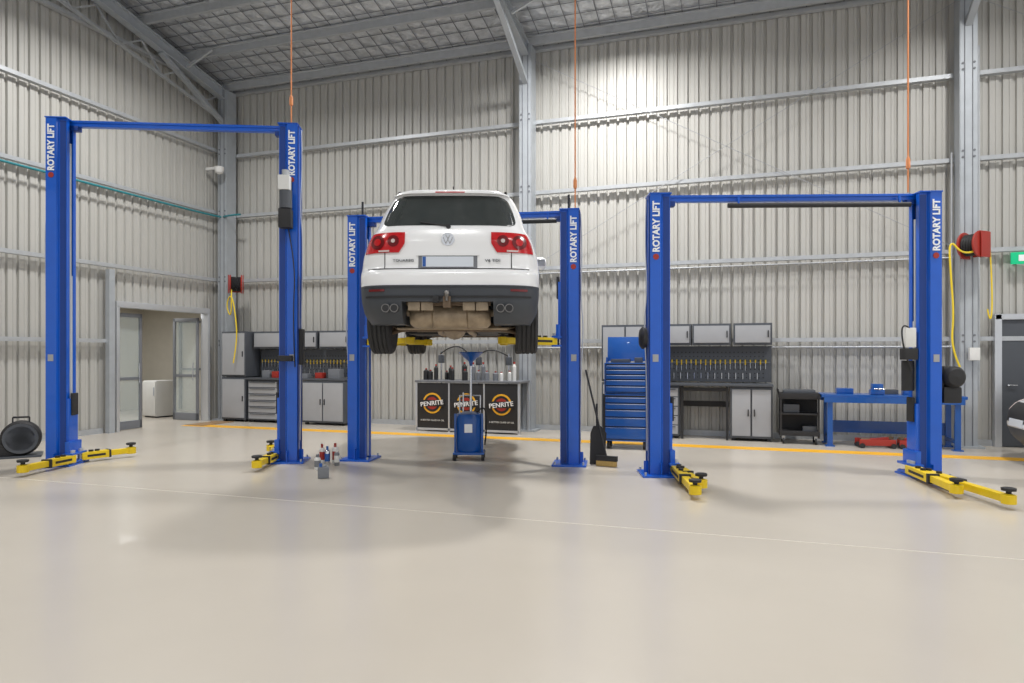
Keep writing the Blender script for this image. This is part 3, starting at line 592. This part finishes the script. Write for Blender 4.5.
# black trolley
e=empty('service_trolley',(.93,12.45,0))
boxes(e,'shelves',[((0,0,.80),(.62,.42,.10)),((0,0,.50),(.60,.40,.03)),((0,0,.18),(.62,.42,.08))],M['black'],.01)
boxes(e,'back_panel',[((0,.19,.48),(.56,.02,.6))],M['black'])
boxes(e,'posts',[((sx*.29,sy*.19,.46),(.03,.03,.7)) for sx in(-1,1) for sy in(-1,1)],M['black'])
cyls(e,'castors',[((sx*.25-.015,sy*.16,.056),(sx*.25+.015,sy*.16,.056),.055) for sx in(-1,1) for sy in(-1,1)],M['black']); boxes(e,'castor_forks',[((sx*.25,sy*.16,.12),(.05,.05,.08)) for sx in(-1,1) for sy in(-1,1)],M['galv'])
boxes(e,'contents',[((-.12,0,.59),(.25,.25,.14)),((.16,0,.25),(.22,.28,.1)),((0,0,.87),(.5,.3,.06))],M['dgrey'],.02)
cyls(e,'handle',[((-.33,-.15,.9),(-.33,.15,.9),.012),((-.33,-.15,.9),(-.3,-.15,.78),.01),((-.33,.15,.9),(-.3,.15,.78),.01)],M['black'])
# blue workbench
e=empty('steel_workbench',(2.28,12.45,0))
box(e,'top',(0,0,.82),(2.05,.62,.05),M['tblue'],.006); boxes(e,'top_rails',[((0,-.3,.76),(1.98,.04,.09)),((0,.28,.76),(1.98,.04,.09)),((-.88,0,.14),(.05,.5,.05)),((.88,0,.14),(.05,.5,.05)),((0,.27,.28),(1.8,.03,.2))],M['tblue'])
boxes(e,'legs',[((sx*.9,sy*.26,.38),(.08,.06,.76)) for sx in(-1,1) for sy in(-1,1)]+[((sx*.9,sy*.26,.01),(.14,.12,.02)) for sx in(-1,1) for sy in(-1,1)],M['tblue'])
boxes(e,'vice',[((-.2,-.15,.89),(.2,.2,.08)),((-.2,-.22,.97),(.16,.06,.1)),((-.2,-.12,.97),(.16,.06,.1))],M['tblue'],.01); cyls(e,'vice_screw',[((-.2,-.42,.95),(-.2,-.1,.95),.018),((-.28,-.42,.95),(-.12,-.42,.95),.008)],M['chrome'])
boxes(e,'parts_trays',[((.35,0,.88),(.3,.25,.07)),((-.65,.05,.89),(.25,.25,.09))],M['tblue'],.01); boxes(e,'dark_parts',[((.0,.12,.88),(.3,.16,.08)),((.7,.05,.9),(.2,.2,.12))],M['dgrey'],.01)
for k,x in enumerate((2.05,2.65)):
    e=empty('trolley_jack',(x,12.25,0),math.radians(8-k*190))
    boxes(e,'side_plates',[((.0,sy*.12,.09),(.54,.02,.10)) for sy in(-1,1)],M['redp'],.008); box(e,'lift_arm',(.02,0,.13),(.46,.08,.04),M['redp'],.01,Matrix.Rotation(-.12,4,'Y'))
    cyls(e,'wheels',[((sx*.23,-.15,.04),(sx*.23,.15,.04),.04) for sx in(-1,1)],M['black']); cyls(e,'saddle',[((.22,0,.14),(.22,0,.18),.05)],M['cast'])
    cyl(e,'pump_body',(-.22,0,.1),(-.08,0,.1),.05,M['cast'])
# broom
e=empty('push_broom')
p0=cw(1.26,9.1,.12); p1=cw(1.02,9.45,1.28)
cyl(e,'handle',p0,p1,.013,M['black']); rb=Matrix.Rotation(TH-.5,4,'Z')
box(e,'head_block',p0+Vector((0,0,-.01)),(.30,.06,.07),M['black'],.008,rb); box(e,'bristles',p0+Vector((0,0,-.075)),(.28,.05,.08),M['straw'],.004,rb)
e=empty('dust_pan',cw(1.16,9.3),TH)
prism(e,'scoop',[(-.1,.0),(.1,.0),(.13,.42),(.05,.52),(-.05,.52),(-.09,.42)],'y',0,.03,M['black'],.006); cyl(e,'grip',(0,.02,.5),(0,.05,.82),.014,M['black'])
def can(nm,X,Z,h,r,m,capm):
    e=empty(nm,cw(X,Z)); lathe(e,'body',[(r*.9,0),(r,.008),(r,h*.72),(r*.8,h*.78),(r*.35,h*.82),(0,h*.82)],m); cyl(e,'cap',(0,0,h*.80),(0,0,h),r*.45,capm); lathe(e,'label_band',[(r*1.01,h*.2),(r*1.03,h*.21),(r*1.03,h*.6),(r*1.01,h*.61)],capm)
can('spray_can',-2.60,9.35,.27,.035,M['whitep'],M['redp']); can('spray_can',-2.50,9.25,.25,.035,M['chrome'],M['tblue']); can('spray_can',-2.42,9.35,.28,.04,M['whitep'],M['redp'])
can('spray_can',-2.36,9.2,.22,.035,M['mgrey'],M['whitep']); can('spray_can',-2.52,8.85,.2,.04,M['whitep'],M['mgrey'])
e=empty('oil_jug',cw(-2.28,8.25),TH+.3); box(e,'body',(0,0,.07),(.13,.09,.14),M['mgrey'],.02); cyl(e,'neck',(-.03,0,.13),(-.03,0,.18),.02,M['tblue']); tube(e,'handle',[(.0,0,.14),(.03,0,.18),(.06,0,.12)],.008,M['lgrey'])
# portable blower at left
e=empty('portable_blower',cw(-7.15,9.95),TH+.55)
lathe(e,'volute_housing',[(0,-.10),(.20,-.12),(.22,-.12),(.25,-.08),(.25,.08),(.22,.12),(.08,.12),(0,.12)],M['black'],(0,0,.28),(0,1,0))
for j,r in enumerate((.05,.09,.13,.17,.21)): lathe(e,'grille_ring_%d'%j,[(r,0),(r+.006,0),(r+.006,.008),(r,.008)],M['dgrey'],(0,-.135,.28),(0,1,0))
cyls(e,'grille_spokes',[((0,-.13,.28),(.22*math.cos(a),-.13,.28+.22*math.sin(a)),.005) for a in [i*math.pi/4 for i in range(8)]],M['dgrey'],6)
boxes(e,'outlet_duct',[((-.22,0,.12),(.30,.20,.18))],M['black'],.02)
lathe(e,'motor',[(0,0),(.10,.0),(.12,.03),(.12,.24),(.09,.28),(0,.28)],M['dgrey'],(0,.12,.28),(0,1,0))
boxes(e,'motor_fins',[((.125*math.cos(a),.26,.28+.125*math.sin(a)),(.02,.2,.008),Matrix.Rotation(-a,4,'Y')) for a in [i*.3927 for i in range(16)]],M['dgrey'])
boxes(e,'skid',[((0,.1,.015),(.5,.5,.03))],M['dgrey'],.008); cyls(e,'carry_handle',[((-.1,0,.5),(-.1,0,.58),.01),((.1,0,.5),(.1,0,.58),.01),((-.1,0,.58),(.1,0,.58),.014)],M['black'])
# hose reels
def reel(loc,rz,pts):
    e=empty('hose_reel',loc)
    g=empty('reel_body',(0,0,0),rz); g.parent=e
    boxes(g,'bracket',[((0,.1,0),(.2,.03,.34)),((-.15,-.02,0),(.02,.24,.4)),((.15,-.02,0),(.02,.24,.4))],M['redp'],.008)
    lathe(g,'flange_a',[(0,0),(.2,0),(.21,.02),(.2,.03),(0,.03)],M['redp'],(-.13,-.1,0),(1,0,0)); lathe(g,'flange_b',[(0,0),(.2,0),(.21,.02),(.2,.03),(0,.03)],M['redp'],(.10,-.1,0),(1,0,0))
    for k in range(5): lathe(g,'hose_coil_%d'%k,[(.10,-.02),(.15,-.02),(.17,0),(.15,.02),(.1,.02)],M['black'],(-.08+k*.04,-.1,0),(1,0,0),24)
    tube(e,'hose',pts,.015,M['yhose'])
reel((XL+.82,12.5,3.05),math.radians(40),[(.05,-.2,-.1),(.1,-.25,-.5),(.02,-.2,-.75),(-.1,-.2,-.45),(.1,-.25,-.2),(.22,-.25,-.8),(.2,-.2,-1.3),(.1,-.2,-1.75)])
reel((3.5,12.45,3.2),math.radians(-45),[(-.05,-.2,-.1),(-.25,-.3,-.2),(-.45,-.3,.1),(-.42,-.3,-.5),(-.38,-.3,-1.1),(-.42,-.3,-1.6),(-.3,-.3,-1.9)])
e=empty('air_regulator',(3.5,12.55,2.2)); box(e,'isolator',(0,0,-.7),(.14,.1,.2),M['whitep'],.01); tube(e,'yellow_drop',[(.18,-.1,1.0),(.22,-.1,.3),(.2,-.1,-.3),(.15,-.1,0)],.012,M['yhose'])
e=empty('camera_dome',(XL+.45,12.4,5.6)); lathe(e,'housing',[(.1,.08),(.1,0),(.08,-.05),(0,-.09)],M['whitep']); box(e,'mount',(-.2,0,.06),(.3,.06,.06),M['whitep'],.01)
for X,Z,top in ((-3.07,9.5,4.66),(.86,9.3,3.46),(4.9,8.45,3.5)):
    p=cw(X,Z); e=empty('hanging_power_cord',p); zr=roofz(p.y)-.2
    cyl(e,'cord',(0,0,top),(0,0,zr),.010,M['orange'],None,8); lathe(e,'plug',[(.0,-.02),(.025,0),(.025,.1),(.012,.14)],M['orange'],(0,0,top+.3)); box(e,'roof_hook',(0,0,zr+.05),(.05,.05,.1),M['galv'])
# ---------------------------------------------------------------- lights
spots=[(-8.6,8.8,250),(-2.4,10.5,360),(3.8,9.2,210),(9.8,9.2,200)]+[(x,3.,140) for x in(-8.2,-2.2,3.8,9.8)]+[(x,-4.,80) for x in(-8.2,-2.2,3.8,9.8)]
for (x,y,en) in spots:
    z=7.85 if y>5 else 8.4
    e=empty('high_bay_light',(x,y,z)); lathe(e,'reflector',[(.32,0),(.34,.0),(.2,.2),(.08,.24),(0,.24)],M['alu'])
    cyl(e,'hanger',(0,0,.22),(0,0,max(.26,roofz(y)-z-.02)),.01,M['galv'])
    L=bpy.data.lights.new('high_bay_lamp','AREA'); L.shape='DISK'; L.size=.6; L.energy=en; L.color=(1,.985,.965); L.spread=math.radians(155)
    o=bpy.data.objects.new('lamp',L); o.location=(0,0,-.02); o.parent=e; col.objects.link(o)
L=bpy.data.lights.new('office_fill','AREA'); L.size=1.2; L.energy=55; o=bpy.data.objects.new('office_fill_light',L); o.location=(-13.5,11.6,2.72); col.objects.link(o)  # unseen fill light, added to brighten the enclosed office
w=bpy.data.worlds.new('sky'); scn.world=w; w.use_nodes=True; b=w.node_tree.nodes['Background']; b.inputs[0].default_value=(.95,.97,1,1); b.inputs[1].default_value=.92
# ---------------------------------------------------------------- camera
cam=bpy.data.cameras.new('camera'); cam.sensor_width=36; cam.lens=36*683/1024; cam.shift_y=12.5/1024; cam.clip_end=200
co=bpy.data.objects.new('camera',cam); co.location=(0,0,1.5); co.rotation_euler=(math.pi/2,0,TH); col.objects.link(co); scn.camera=co
